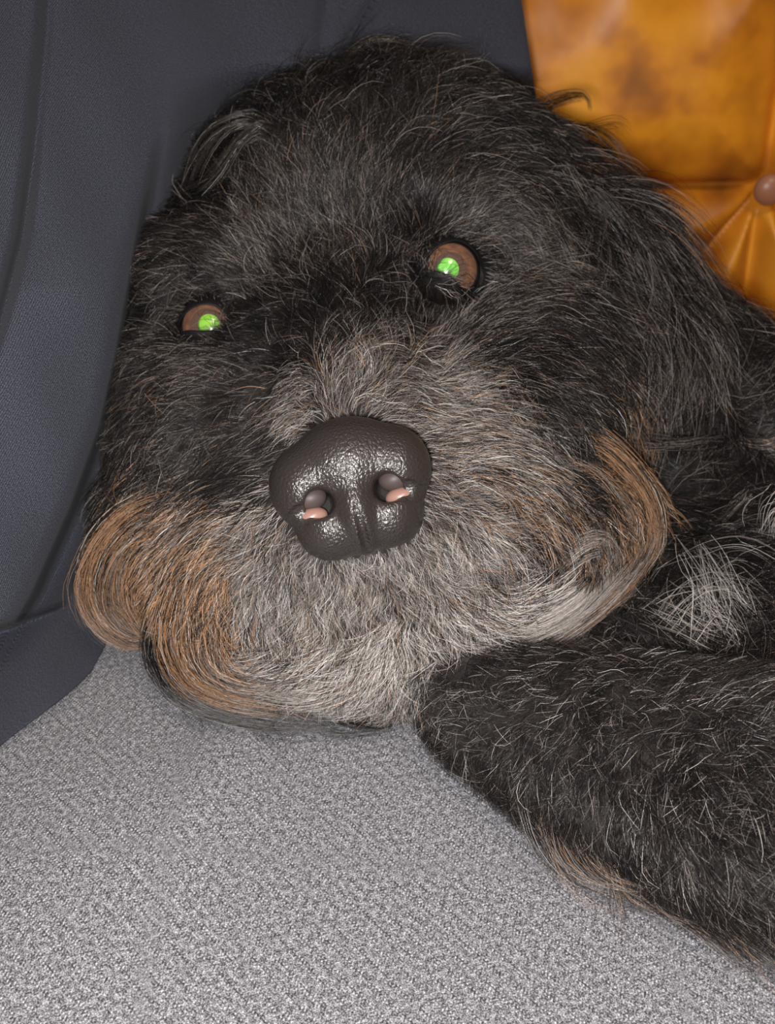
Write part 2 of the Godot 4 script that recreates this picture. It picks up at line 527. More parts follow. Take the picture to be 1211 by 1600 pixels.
# ---------------------------------------------------------------- sofa
func build_sofa() -> void:
	var sofa := Node3D.new()
	sofa.name = "sofa"
	sofa.position = Vector3(0.1, 0, -0.62)
	add_child(sofa)
	tag(sofa, "orange tan leather sofa with buttoned pleated back behind the dog", "sofa")
	var leather := std(Color.WHITE, 0.42, 0.45)
	var nz := FastNoiseLite.new()
	nz.seed = 5; nz.frequency = 0.009; nz.fractal_octaves = 4
	var ramp := Gradient.new()
	ramp.offsets = PackedFloat32Array([0.0, 0.33, 0.5, 0.66, 1.0])
	ramp.colors = PackedColorArray([lin(.20, .06, .010), lin(.46, .15, .012), lin(.66, .245, .014), lin(.74, .30, .018), lin(.78, .35, .03)])
	var nt := NoiseTexture2D.new()
	nt.width = 512; nt.height = 512; nt.seamless = true; nt.noise = nz; nt.color_ramp = ramp
	leather.albedo_texture = nt
	leather.uv1_triplanar = true
	leather.uv1_scale = Vector3(3.1, 3.1, 3.1)
	leather.uv1_offset = Vector3(0.13, 0.31, 0.2)
	var gr := FastNoiseLite.new()
	gr.seed = 8; gr.noise_type = FastNoiseLite.TYPE_CELLULAR; gr.frequency = 0.06
	var gt := NoiseTexture2D.new()
	gt.width = 256; gt.height = 256; gt.seamless = true; gt.noise = gr
	leather.heightmap_enabled = true
	leather.heightmap_texture = gt
	leather.heightmap_scale = 0.02
	# tufted back: a padded sheet in the sofa's own x-y plane, leaning back a little
	var bx := W(1213, 310, 0.625).x - 0.1        # button place in the sofa's own axes
	var by := W(1203, 308, 0.625).y
	var pitch_x := 0.19
	var pitch_y := 0.185
	var seams := []
	var buttons := []
	for j in range(-1, 2):
		for i in range(-5, 5):
			var o := Vector2(bx + i * pitch_x, by + j * pitch_y)
			buttons.append(o)
			seams.append([o, o + Vector2(-0.004, pitch_y), 0.006])
			seams.append([o, o + Vector2(-0.070, 0.0), 0.0045])
			seams.append([o, o + Vector2(0.070, 0.0), 0.0045])
			seams.append([o, o + Vector2(-0.052, -0.066), 0.0045])
			seams.append([o, o + Vector2(0.052, -0.066), 0.0045])
	var x0 := -0.95; var x1 := 0.85; var y0 := 0.40; var y1 := 0.86
	var nu := 250; var nv := 92
	var front := PackedVector3Array()
	var back := PackedVector3Array()
	for j in nv + 1:
		for i in nu + 1:
			# finer columns and rows round the button that can be seen
			var u := 2.0 * i / nu - 1.0
			var c := 0.22 * u + 0.78 * u * u * u
			var x := bx + c * ((x1 - bx) if c > 0.0 else (bx - x0))
			var w := 1.0 - 2.0 * j / nv
			var e := 0.35 * w + 0.65 * w * w * w
			var y := by + e * ((y1 - by) if e > 0.0 else (by - y0))
			var p := Vector2(x, y)
			var crease := 0.0
			var pillow := 1.0
			if absf(x - bx) < 0.42 and absf(y - by) < 0.32:
				for s in seams:
					var a: Vector2 = s[0]
					var b: Vector2 = s[1]
					if absf(a.x - x) > 0.16 or absf(a.y - y) > 0.26: continue
					var q := Geometry2D.get_closest_point_to_segment(p, a, b)
					var d := q.distance_to(p)
					crease = maxf(crease, exp(-pow(d / s[2], 2.0)) * (1.0 - 0.55 * minf(1.0, q.distance_to(a) / 0.09)))
					pillow = minf(pillow, d / 0.05)
				for o in buttons:
					var d: float = o.distance_to(p)
					crease = maxf(crease, 1.25 * exp(-pow(d / 0.014, 2.0)))
					pillow = minf(pillow, d / 0.05)
			var z := 0.024 * sin(minf(pillow, 1.0) * PI / 2) - 0.011 * crease - (y - 0.5) * 0.12
			var rim := clampf((y1 - y) / 0.05, 0, 1)
			z -= 0.05 * (1.0 - sqrt(1.0 - pow(1.0 - rim, 2.0)))
			front.append(Vector3(x, y, z))
			back.append(Vector3(x, y - 0.02 * float(j == 0), -0.16 - (y - 0.5) * 0.12))
	var sh := closed_sheet(front, back, nu, nv)
	put("backrest", arr_mesh(sh[0], normals_of(sh[0], sh[1]), sh[1]), leather, sofa)
	# buttons
	var bm := std(lin(.34, .15, .085), 0.38, 0.5)
	var dome := SphereMesh.new()
	dome.radius = 0.0095; dome.height = 0.012; dome.radial_segments = 24; dome.rings = 12
	for o in buttons:
		if absf(o.x - bx) > 0.40 or o.y > 0.84 or o.y < 0.46: continue
		var b := put("button", dome, bm, sofa)
		b.rotation_degrees.x = 90
		b.position = Vector3(o.x, o.y, 0.004 - (o.y - 0.5) * 0.12)
	# seat cushion and base, rounded at the front
	var st := rounded_box(Vector3(1.8, 0.16, 0.72), 0.045)
	put("seat_cushion", st, leather, sofa).position = Vector3(-0.05, SEAT - 0.08, 0.37)
	put("base", rounded_box(Vector3(1.8, 0.26, 0.86), 0.02), leather, sofa).position = Vector3(-0.05, 0.165, 0.28)
	for sx in [-0.86, 0.76]:
		for szz in [-0.08, 0.62]:
			var foot := CylinderMesh.new()
			foot.top_radius = 0.03; foot.bottom_radius = 0.022; foot.height = 0.045
			put("foot", foot, std(lin(.05, .025, .012), 0.4), sofa).position = Vector3(sx, 0.0225, szz)

func rounded_box(size: Vector3, r: float) -> ArrayMesh:
	var v := PackedVector3Array()
	var n := PackedVector3Array()
	var idx := PackedInt32Array()
	var h := size / 2 - Vector3(r, r, r)
	var rings := 16
	var segs := 32
	for j in rings + 1:
		var ph := PI * j / rings
		for i in segs + 1:
			var th := TAU * i / segs
			var d := Vector3(sin(ph) * cos(th), cos(ph), sin(ph) * sin(th))
			v.append(Vector3(h.x * signf(d.x + 1e-6) , h.y * signf(d.y + 1e-6), h.z * signf(d.z + 1e-6)) + d * r)
			n.append(d)
	for j in rings:
		for i in segs:
			var a := j * (segs + 1) + i
			idx.append_array([a, a + 1, a + segs + 2, a, a + segs + 2, a + segs + 1])
	return arr_mesh(v, n, idx)

# ---------------------------------------------------------------- grey knit
func hash2(x: int, y: int) -> float:
	var h := (x * 374761393 + y * 668265263) & 0x7fffffff
	h = ((h ^ (h >> 13)) * 1274126177) & 0x7fffffff
	return float((h ^ (h >> 16)) & 0xffff) / 65535.0

func knit_textures() -> Array:
	var S := 1024
	var bands := 22
	var img := PackedByteArray(); img.resize(S * S * 3)
	var hgt := PackedByteArray(); hgt.resize(S * S)
	var fib := FastNoiseLite.new()
	fib.seed = 3; fib.frequency = 0.06; fib.fractal_octaves = 3
	var sl := fib.get_seamless_image(S, S)
	fib.seed = 9; fib.frequency = 0.22; fib.fractal_octaves = 2
	var fine := fib.get_seamless_image(S, S)
	var sd := sl.get_data()
	var fd := fine.get_data()
	var ss := sl.get_data().size() / (S * S)
	for y in S:
		for x in S:
			var i := y * S + x
			var a := fmod(float(x - y + S) * bands / S, 1.0)           # across the bands
			var b := fmod(float(x + y) * bands * 4.0 / S, 1.0)         # along them, the stitches
			var row := int(float(x - y + S) * bands * 4.0 / S)
			var q := fmod(float(x - y + S) * bands * 4.0 / S, 1.0)
			var inband := smoothstep(0.0, 0.12, a) * (1.0 - smoothstep(0.38, 0.5, a))
			var loop := (1.0 - absf(2.0 * fmod(b + 0.5 * (row % 2) + 0.25 * q, 1.0) - 1.0)) * (1.0 - pow(absf(2.0 * q - 1.0), 3.0))
			var s := sd[i * ss] / 255.0
			var f := fd[i * ss] / 255.0
			var h := 0.35 + 0.25 * (s - 0.5) + 0.35 * (f - 0.5) + inband * (loop * 0.75 - 0.22)
			hgt[i] = int(clampf(h, 0, 1) * 255)
			var t := 0.54 + (s - 0.5) * 0.40 + (f - 0.5) * 0.75 + inband * (loop * 0.34 - 0.13)
			t = clampf(t, 0.22, 0.95)
			img[i * 3] = int(t * 252)
			img[i * 3 + 1] = int(t * 249)
			img[i * 3 + 2] = int(minf(t * 254, 255))
	return [ImageTexture.create_from_image(Image.create_from_data(S, S, false, Image.FORMAT_RGB8, img)), ImageTexture.create_from_image(Image.create_from_data(S, S, false, Image.FORMAT_L8, hgt))]

func knit_height(x: float, z: float) -> float:
	var y := LAP
	# soft swells and the wrinkles that run from the navy hem towards the viewer
	y += 0.0035 * sin(x * 21.0 + 0.6) * cos(z * 17.0)
	var w := exp(-pow((x + 0.085) / 0.03, 2.0)) * exp(-pow((z + 0.215) / 0.05, 2.0))
	y += w * (0.0009 * sin((x - 0.35 * z) * 900.0) + 0.0030)
	y += 0.004 * exp(-pow((x + 0.062 + (z + 0.2) * 0.25) / 0.013, 2.0)) * exp(-pow((z + 0.235) / 0.035, 2.0))
	# dips where the dog's forearm, neck and chest lie
	y -= 0.055 * smoothstep(-0.235, -0.275, z) * smoothstep(0.015, 0.05, x)
	# falls away to the seat at the back, the right and the left
	y -= 0.075 * smoothstep(-0.36, -0.50, z)
	y -= 0.06 * smoothstep(0.26, 0.40, x) + 0.06 * smoothstep(-0.26, -0.40, x)
	return maxf(y, SEAT + 0.006)

func build_grey_knit() -> void:
	var root := Node3D.new()
	root.name = "knit_blanket"
	root.position = Vector3(0, SEAT, -0.2)
	add_child(root)
	tag(root, "light grey marled knit cloth with fine diagonal ribs under the dog's chin", "blanket")
	var nu := 170; var nv := 130
	var front := PackedVector3Array(); var back := PackedVector3Array()
	var uv := PackedVector2Array()
	for j in nv + 1:
		for i in nu + 1:
			var x := lerpf(-0.42, 0.42, float(i) / nu)
			var z := lerpf(-0.50, 0.12, float(j) / nv)
			var p := Vector3(x, knit_height(x, z), z)
			front.append(p - root.position)
			back.append(Vector3(x, SEAT + 0.0015, z) - root.position)
			uv.append(Vector2(x, z) / 0.14)
	uv.append_array(uv)
	var sh := closed_sheet(front, back, nu, nv)
	var t := knit_textures()
	var m := std(Color(0.86, 0.86, 0.875), 0.95, 0.15)
	m.albedo_texture = t[0]
	m.heightmap_enabled = true
	m.heightmap_texture = t[1]
	m.heightmap_scale = 0.045
	m.rim_enabled = true
	m.rim = 0.25
	put("cloth", arr_mesh(sh[0], normals_of(sh[0], sh[1]), sh[1], uv), m, root)

# ---------------------------------------------------------------- navy cloth
func poly_x(pts: Array, y: float) -> float:
	for i in pts.size() - 1:
		var a: Vector2 = pts[i]
		var b: Vector2 = pts[i + 1]
		if y <= b.y or i == pts.size() - 2:
			return lerpf(a.x, b.x, (y - a.y) / (b.y - a.y))
	return 0.0

const NAVY_EDGE := [Vector2(262, 60), Vector2(250, 220), Vector2(228, 340), Vector2(212, 440), Vector2(190, 560), Vector2(165, 670), Vector2(122, 790), Vector2(62, 925), Vector2(30, 980), Vector2(0, 1040)]
const NAVY_FOLD := [Vector2(85, -150), Vector2(72, 60), Vector2(52, 250), Vector2(36, 370), Vector2(2, 500), Vector2(-40, 640)]
func navy_depth(px: float, py: float) -> float:
	var d := 0.346 + 0.00015 * maxf(px, -50) + 0.00007 * maxf(0, 450 - py) - 0.00001 * maxf(0, py - 600)
	# rounded body of the cloth, bulging towards the viewer between the two folds
	var xe := poly_x(NAVY_EDGE, py)
	var xf := poly_x(NAVY_FOLD, py)
	var mid := (px - (xe + xf) / 2) / maxf(60, (xe - xf) / 2)
	if px > xf and px < xe: d -= 0.006 * (1 - mid * mid) * smoothstep(150, 420, py)
	# first fold: a narrow valley, the strip left of it standing proud
	var fd := px - xf
	var fs := smoothstep(700, 450, py)
	d += 0.007 * exp(-pow(fd / 9.0, 2)) * (0.35 + 0.65 * smoothstep(100, 350, py)) * fs
	d -= 0.005 * smoothstep(0, -25, fd) * fs
	# second fold: the cloth rolls under along its right edge
	var st := smoothstep(190, 420, py)
	var roll := smoothstep(-14, 9, px - xe)
	d += 0.034 * roll * st
	d += 0.012 * st * pow(clampf((px - xe + 45) / 45, 0, 1), 3) * (1 - roll)
	# behind the head it hangs further back
	d += 0.09 * smoothstep(xe + 10, xe + 170, px) * smoothstep(90, 260, py)
	# third fold: the lower flap lies under it, on the grey knit
	var yc := 978.0 - 0.33 * px
	var low := smoothstep(-6, 10, py - yc)
	var flat := lap_depth(py)
	for it in 3:
		var g := W(px, py, flat)
		flat += (g.y - knit_height(g.x, g.z) - 0.0065 - 0.0015 * sin(px * 0.03)) / 0.75
	d = lerpf(d, maxf(flat, 0.0), low)
	d = lerpf(d, minf(d, flat), smoothstep(480, 620, py))
	# crease behind the dog's head near the top
	d += 0.006 * exp(-pow((px - 545 - (60 - py) * 0.7) / 7.0, 2)) * smoothstep(140, 60, py)
	d += 0.004 * exp(-pow((px - 503 - (60 - py) * 0.12) / 8.0, 2)) * smoothstep(160, 60, py)
	d += 0.0012 * sin(px * 0.013 + py * 0.021) + 0.0007 * sin(px * 0.037 - py * 0.017 + 1.0)
	return d

func build_navy_cloth() -> void:
	var root := Node3D.new()
	root.name = "navy_cloth"
	root.position = Vector3(-0.12, SEAT, -0.3)
	add_child(root)
	tag(root, "dark navy jersey cloth with long folds beside the dog's head", "fabric")
	var nu := 220; var nv := 220
	var front := PackedVector3Array(); var back := PackedVector3Array(); var uv := PackedVector2Array()
	var ax := (W(200, 400, 0.37) - W(100, 400, 0.37)).normalized()
	for j in nv + 1:
		for i in nu + 1:
			var u := float(i) / nu
			var px := -170.0 + 985.0 * u
			var py := 700.0
			for it in 12:
				var hem := 1167 - 0.745 * px
				if px > 205: hem = lerpf(hem, 560, smoothstep(205, 350, px))
				if px < 0: hem = 1167 - 0.5 * px
				var yc := minf(978.0 - 0.33 * px, hem - 40.0)
				var tv := float(j) / nv
				py = lerpf(-190, yc, tv / 0.8) if tv < 0.8 else lerpf(yc, hem, (tv - 0.8) / 0.2)
				var xf := maxf(poly_x(NAVY_FOLD, py), -120.0)
				var xe := maxf(poly_x(NAVY_EDGE, py), xf + 60.0)
				var last := px
				if u < 0.2: px = lerpf(-170, xf, 1.0 - pow(1.0 - u / 0.2, 1.6))
				elif u < 0.42: px = lerpf(xf, (xf + xe) / 2, pow((u - 0.2) / 0.22, 1.6))
				elif u < 0.64: px = lerpf((xf + xe) / 2, xe, 1.0 - pow(1.0 - (u - 0.42) / 0.22, 1.6))
				else: px = lerpf(xe, 815 + 0.15 * py, pow((u - 0.64) / 0.36, 1.6))
				if it < 11: px = lerpf(last, px, 0.6)
			var d := navy_depth(px, py)
			var p := W(px, py, d)
			front.append(p - root.position)
			var q := W(px, py, d + 0.010)
			var rim: float = minf(1.0, minf(nv - j, minf(j, nu - i)) / 3.0)
			q = p.lerp(q, 0.3 + 0.7 * rim)
			q.y = maxf(q.y, minf(p.y - 0.001, knit_height(q.x, q.z) + 0.0008))
			back.append(q - root.position)
	# the weave follows the cloth: lengths along its rows and columns
	uv.resize(front.size())
	var w1 := nu + 1
	var ref := int(0.42 * nu)
	for j in nv + 1:
		var run := 0.0
		for i in w1:
			if i: run += front[j * w1 + i].distance_to(front[j * w1 + i - 1])
			uv[j * w1 + i].x = run
		var at := uv[j * w1 + ref].x - front[j * w1 + ref].dot(ax)
		for i in w1: uv[j * w1 + i].x -= at
	for i in w1:
		var run := 0.0
		for j in nv + 1:
			if j: run += front[j * w1 + i].distance_to(front[(j - 1) * w1 + i])
			uv[j * w1 + i].y = run
	for i in uv.size(): uv[i] /= 0.064
	uv.append_array(uv)
	var sh := closed_sheet(front, back, nu, nv)
	# fine twill: diagonal ribs, fibre noise, a little pale lint
	var S := 1024
	var img := PackedByteArray(); img.resize(S * S * 3)
	var hg := PackedByteArray(); hg.resize(S * S)
	var nz := FastNoiseLite.new()
	nz.seed = 21; nz.frequency = 0.11; nz.fractal_octaves = 3
	var nd := nz.get_seamless_image(S, S)
	var ns := nd.get_data()
	var st := ns.size() / (S * S)
	for y in S:
		for x in S:
			var i := y * S + x
			var f := ns[i * st] / 255.0
			var rib := 0.5 + 0.5 * sin(TAU * (x * 64.0 + y * 32.0) / S + (f - 0.5) * 2.2)
			var t := 0.66 + 0.26 * (rib - 0.5) + (f - 0.5) * 0.8
			hg[i] = int(clampf(0.25 + 0.5 * rib + (f - 0.5) * 0.4, 0, 1) * 255)
			img[i * 3] = int(clampf(t, 0.15, 1) * 255 * 0.93)
			img[i * 3 + 1] = int(clampf(t, 0.15, 1) * 255 * 0.95)
			img[i * 3 + 2] = int(clampf(t * 1.04, 0.15, 1) * 255)
	var lr := RandomNumberGenerator.new()
	lr.seed = 4
	for k in 70:
		var lx := lr.randi_range(3, S - 8); var ly := lr.randi_range(3, S - 8)
		var ln := lr.randi_range(2, 4)
		for e in ln:
			var i := (ly + e * (k % 2)) * S + lx + e
			for ch in 3: img[i * 3 + ch] = 255
	var m := std(lin(.110, .111, .122), 0.9, 0.2)
	m.albedo_texture = ImageTexture.create_from_image(Image.create_from_data(S, S, false, Image.FORMAT_RGB8, img))
	m.heightmap_enabled = true
	m.heightmap_texture = ImageTexture.create_from_image(Image.create_from_data(S, S, false, Image.FORMAT_L8, hg))
	m.heightmap_scale = 0.009
	m.rim_enabled = true
	m.rim = 0.2
	put("cloth", arr_mesh(sh[0], normals_of(sh[0], sh[1]), sh[1], uv), m, root)

# ---------------------------------------------------------------- dog
func build_dog() -> void:
	var dog := Node3D.new()
	dog.name = "dog"
	var base := Vector3(0.05, LAP, -0.30)
	dog.position = base
	add_child(dog)
	tag(dog, "black wavy-coated dog with tan and grey muzzle resting its head, eyes shining green", "dog")
	# ---- skin
	var P := []
	var cap := func(ax, ay, ad, ar, bx, by, bd, br, g):
		P.append([C(ax, ay, ad), C(bx, by, bd), ar, br, g])
	# muzzle
	cap.call(556, 775, .318, .018, 560, 730, .362, .034, 0)
	cap.call(450, 880, .330, .027, 470, 820, .352, .030, 0)
	cap.call(715, 830, .330, .028, 690, 780, .352, .030, 0)
	cap.call(560, 650, .338, .017, 540, 500, .385, .024, 0)
	cap.call(590, 985, .340, .019, 620, 940, .365, .026, 0)
	cap.call(565, 885, .322, .014, 590, 935, .336, .016, 0)
	cap.call(700, 985, .346, .016, 800, 950, .365, .018, 0)
	cap.call(480, 1000, .345, .017, 380, 980, .352, .016, 0)
	cap.call(350, 920, .345, .018, 300, 800, .375, .022, 0)
	cap.call(225, 890, .372, .013, 250, 780, .392, .018, 0)
	cap.call(850, 830, .355, .020, 930, 790, .375, .017, 0)
	# skull, brows, cheeks
	cap.call(545, 375, .440, .058, 640, 345, .445, .058, 0)
	cap.call(435, 400, .440, .046, 350, 460, .430, .034, 0)
	cap.call(745, 380, .445, .046, 810, 440, .440, .036, 0)
	cap.call(380, 430, .395, .020, 300, 450, .400, .018, 0)
	cap.call(670, 345, .392, .020, 780, 350, .400, .020, 0)
	cap.call(290, 600, .405, .026, 340, 680, .385, .028, 0)
	cap.call(820, 560, .405, .034, 800, 660, .375, .032, 0)
	cap.call(580, 260, .455, .034, 720, 310, .460, .032, 0)
	cap.call(440, 330, .445, .028, 490, 290, .450, .030, 0)
	cap.call(860, 480, .425, .032, 880, 640, .405, .028, 0)
	cap.call(432, 568, .385, .018, 372, 655, .376, .021, 0)
	cap.call(445, 515, .392, .016, 460, 545, .384, .017, 0)
	# ear flap
	cap.call(840, 300, .440, .020, 930, 400, .425, .023, 1)
	cap.call(930, 400, .425, .023, 1010, 550, .415, .021, 1)
	cap.call(1010, 550, .415, .021, 1040, 640, .415, .014, 1)
	cap.call(920, 420, .425, .020, 940, 580, .415, .018, 1)
	cap.call(970, 460, .430, .016, 1045, 590, .425, .013, 1)
	# neck and body
	cap.call(900, 560, .480, .060, 1120, 780, .455, .062, 2)
	cap.call(1120, 780, .455, .062, 1330, 880, .450, .068, 2)
	cap.call(1080, 900, .385, .022, 1230, 960, .385, .034, 2)
	# foreleg, bent, its elbow out of the frame
	cap.call(1420, 1340, .280, .033, 1150, 1240, .300, .0305, 3)
	cap.call(1150, 1240, .300, .0305, 930, 1165, .318, .025, 3)
	cap.call(930, 1165, .318, .025, 760, 1115, .330, .018, 3)
	cap.call(880, 1065, .382, .026, 1090, 1020, .384, .034, 3)
	cap.call(1230, 960, .385, .034, 1300, 1200, .340, .036, 2)
	var lo := Vector3(-0.13, -0.165, -0.60)
	var cell := 0.0045
	var n := Vector3i(81, 76, 78)
	n.x = int(0.40 / cell); n.y = int(0.36 / cell); n.z = int(0.385 / cell)
	var ff := capsule_field(P, lo, n, cell, 190.0, 0.022)
	# sockets for the eyeballs
	var fld: PackedFloat32Array = ff[0]
	for e in [[C(698, 425, 0.3640 + 0.0112), 0.0112], [C(331, 514, 0.3700 + 0.0108), 0.0108]]:
		var ec: Vector3 = e[0]
		var at := ((ec - lo) / cell).floor()
		for z in range(int(at.z) - 6, int(at.z) + 7):
			for y in range(int(at.y) - 6, int(at.y) + 7):
				for x in range(int(at.x) - 6, int(at.x) + 7):
					var k := (z * n.y + y) * n.x + x
					fld[k] = maxf(fld[k], e[1] * 1.0 - (lo + Vector3(x, y, z) * cell - ec).length())
	var net := surface_nets(fld, lo, n, cell)
	var v := PackedVector3Array(); var nr := PackedVector3Array(); var grp := PackedByteArray()
	var loc := PackedVector3Array()
	for i in net[0].size():
		v.append(cam_to_world(net[0][i]))
		loc.append(v[i] - base)
		nr.append(dir_to_world(net[1][i]))
		grp.append(ff[1][net[3][i]])
	var skin := std(lin(.018, .015, .015), 0.7, 0.3)
	put("body", arr_mesh(loc, nr, net[2]), skin, dog)
	build_groom(v, nr, grp)
	build_coat(dog, base, v, nr, net[2], grp)
	build_locks(dog, base)
	build_eye(dog, base, Vector2(698, 425), 0.3640, 0.0112, Vector2(711, 419), Vector2(699.5, 420.5), 40.0, 17.5, Color(.30, .86, .10), [[-48, 4], [-36, -16], [-12, -33], [14, -38], [38, -22], [50, 8], [40, 30], [18, 38], [-4, 22], [-26, 14]])
	build_eye(dog, base, Vector2(331, 514), 0.3700, 0.0108, Vector2(318, 506), Vector2(326, 508), 38.0, 17.5, Color(.42, .80, .06), [[-48, 12], [-36, -8], [-16, -22], [6, -27], [26, -20], [44, 8], [24, 14], [2, 17], [-22, 14], [-36, 14]])
	build_nose(dog, base)

func off_limits(p: Vector2) -> bool:
	# eye openings and nose leather carry no hair
	var a := (p - Vector2(708, 422)) / Vector2(45, 36)
	if a.length_squared() < 1.0: return true
	a = (p - Vector2(322, 508)) / Vector2(44, 23)
	if a.length_squared() < 1.0: return true
	var q := (p - Vector2(550, 760)).rotated(deg_to_rad(13)) / Vector2(106, 100)
	return q.length_squared() < 1.0

func build_coat(dog: Node3D, base: Vector3, v: PackedVector3Array, nr: PackedVector3Array, idx: PackedInt32Array, grp: PackedByteArray) -> void:
	var hair := std(Color.WHITE, 0.22, 0.42)
	hair.vertex_color_use_as_albedo = true
	# area table of the faces that can carry visible hair
	var face := PackedInt32Array()
	var cum := PackedFloat32Array()
	var total := 0.0
	for i in range(0, idx.size(), 3):
		var a := v[idx[i]]
		var b := v[idx[i + 1]]
		var c := v[idx[i + 2]]
		var mid := (a + b + c) / 3.0
		var view := (EYE - mid).normalized()
		var facing := nr[idx[i]].dot(view)
		if facing < -0.35: continue
		var p := to_px(mid)
		if p.x < 60 or p.x > 1330 or p.y < 0 or p.y > 1640: continue
		total += (b - a).cross(c - a).length() * (0.35 + 0.65 * clampf(facing, 0, 1)) * (1.0 if grp[idx[i]] != BODY else 0.4)
		face.append(i)
		cum.append(total)
	var wob := FastNoiseLite.new()
	wob.seed = 31; wob.frequency = 95.0; wob.fractal_octaves = 2
	# --- guard hairs, traced along the comb of the coat
	var parts := [Strands.new(), Strands.new(), Strands.new(), Strands.new()]
	var seg := 7
	for h in 52000:
		var k := cum.bsearch(rng.randf() * total)
		if k >= face.size(): continue
		var i := face[k]
		var r1 := sqrt(rng.randf())
		var r2 := rng.randf()
		var p := v[idx[i]] * (1 - r1) + v[idx[i + 1]] * (r1 * (1 - r2)) + v[idx[i + 2]] * (r1 * r2)
		var g := grp[idx[i]]
		var px := to_px(p)
		if g == HEAD and off_limits(px): continue
		var c0 := cell_of(px + Vector2(rng.randf_range(-8, 8), rng.randf_range(-8, 8)))
		var q: Vector3 = gpar[g][c0]
		var nrm := nr[idx[i]]
		var len := q.x * 0.001 * rng.randf_range(0.6, 1.3)
		var turn := rng.randfn() * q.z * 0.55 + wob.get_noise_3d(p.x, p.y, p.z) * 1.7 * (0.5 + q.z)
		var bend := rng.randfn() * (0.25 + q.z)
		var lift := q.y * rng.randf_range(0.4, 1.2) * (1.0 + 1.3 * wob.get_noise_3d(p.z + 3.0, p.x, p.y))
		var step := len / (seg - 1)
		var pts := PackedVector3Array()
		p -= nrm * 0.001
		pts.append(p)
		for s in seg - 1:
			var f := float(s) / (seg - 2)
			var c := cell_of(to_px(p))
			var d2: Vector2 = gdir[g][c]
			d2 = d2.rotated(turn + bend * f)
			var nn: Vector3 = (gnor[g][c] + nrm).normalized()
			var d3 := RIGHT * d2.x - UPV * d2.y
			d3 = (d3 - nn * d3.dot(nn)).normalized()
			d3 = (d3 + nn * lift * (1.5 - 1.75 * f)).normalized()
			p += d3 * step
			pts.append(p)
		if g == HEAD:
			var tip := to_px(p)
			var a := (tip - Vector2(708, 422)) / Vector2(37, 31)
			var b := (tip - Vector2(322, 508)) / Vector2(36, 17)
			var nq := (tip - Vector2(550, 760)).rotated(deg_to_rad(13)) / Vector2(104, 98)
			if a.length_squared() < 1.0 or b.length_squared() < 1.0 or nq.length_squared() < 1.0: continue
		var curl := (0.0010 if g == LEG else 0.00025 + 0.0005 * q.z) * rng.randf_range(0.3, 1.2)
		var ph := rng.randf() * TAU
		var fr := rng.randf_range(4.0, 9.0)
		var sd := nrm.cross(pts[seg - 1] - pts[0]).normalized()
		for s in pts.size():
			var f := float(s) / (seg - 1)
			pts[s] += (nrm * sin(ph + fr * f) + sd * cos(ph + fr * f)) * curl * f - base
		parts[g].add(pts, nrm, rng.randf_range(0.05, 0.09) * 0.001 * (0.8 if g == LEG else 1.0), 0.3, pick_color(gmix[g][c0]))
	var names := ["head_fur", "ear_fur", "body_fur", "foreleg_fur"]
	var labels := ["grey, tan and black wavy fur of the face", "long straight black fur of the hanging ear", "black fur of the neck and chest", "short curly black fur of the foreleg"]
	for g in 4:
		strand_mesh(parts[g], names[g], hair, dog, labels[g])
	# --- undercoat: short bent hairs, copies of four shapes
	var tf := [[], [], [], []]
	var under := PackedFloat32Array([0.55, 0.97, 1.0, 1.0, 1.0])       # the under wool is mostly black and dark brown
	var cl := [[], [], [], []]
	for h in 330000:
		var k := cum.bsearch(rng.randf() * total)
		if k >= face.size(): continue
		var i := face[k]
		var r1 := sqrt(rng.randf())
		var r2 := rng.randf()
		var p := v[idx[i]] * (1 - r1) + v[idx[i + 1]] * (r1 * (1 - r2)) + v[idx[i + 2]] * (r1 * r2)
		var g := grp[idx[i]]
		var px := to_px(p)
		if g == HEAD and off_limits(px): continue
		var c := cell_of(px)
		var q: Vector3 = gpar[g][c]
		var nn := nr[idx[i]]
		var d2: Vector2 = gdir[g][c]
		d2 = d2.rotated(rng.randfn() * (q.z * 0.6 + 0.1) + wob.get_noise_3d(p.x, p.y, p.z) * 1.7 * (0.5 + q.z))
		var d3 := RIGHT * d2.x - UPV * d2.y
		d3 = (d3 - nn * d3.dot(nn)).normalized()
		var dz := (d3 + nn * (0.15 + q.y * rng.randf_range(0.3, 1.1))).normalized()
		var dx := nn.cross(dz).normalized()
		var dy := dz.cross(dx)
		var L := minf(q.x, 18.0) * 0.001 * rng.randf_range(0.45, 0.85)
		var m := rng.randi() % 4
		tf[m].append(Transform3D(Basis(dx * L, dy * L, dz * L), p - base - nn * 0.0008))
		cl[m].append(pick_color(under if rng.randf() < 0.25 else gmix[g][c]))
	for m in 4:
		var s := Strands.new()
		var pts := PackedVector3Array()
		for e in 6:
			var f := e / 5.0
			pts.append(Vector3([0.12, -0.12, 0.3, -0.3][m] * f * f, 0.28 * f - 0.34 * f * f, f))
		s.add(pts, Vector3.UP, 0.0060, 0.3, Color.WHITE)
		var mm := MultiMesh.new()
		mm.transform_format = MultiMesh.TRANSFORM_3D
		mm.use_colors = true
		mm.mesh = arr_mesh(s.v, s.n, s.idx)
		mm.instance_count = tf[m].size()
		for i in tf[m].size():
			mm.set_instance_transform(i, tf[m][i])
			mm.set_instance_color(i, cl[m][i])
		var mi := MultiMeshInstance3D.new()
		mi.name = "undercoat"
		mi.multimesh = mm
		mi.material_override = hair
		mi.set_meta("kind", "stuff")
		dog.add_child(mi, true)

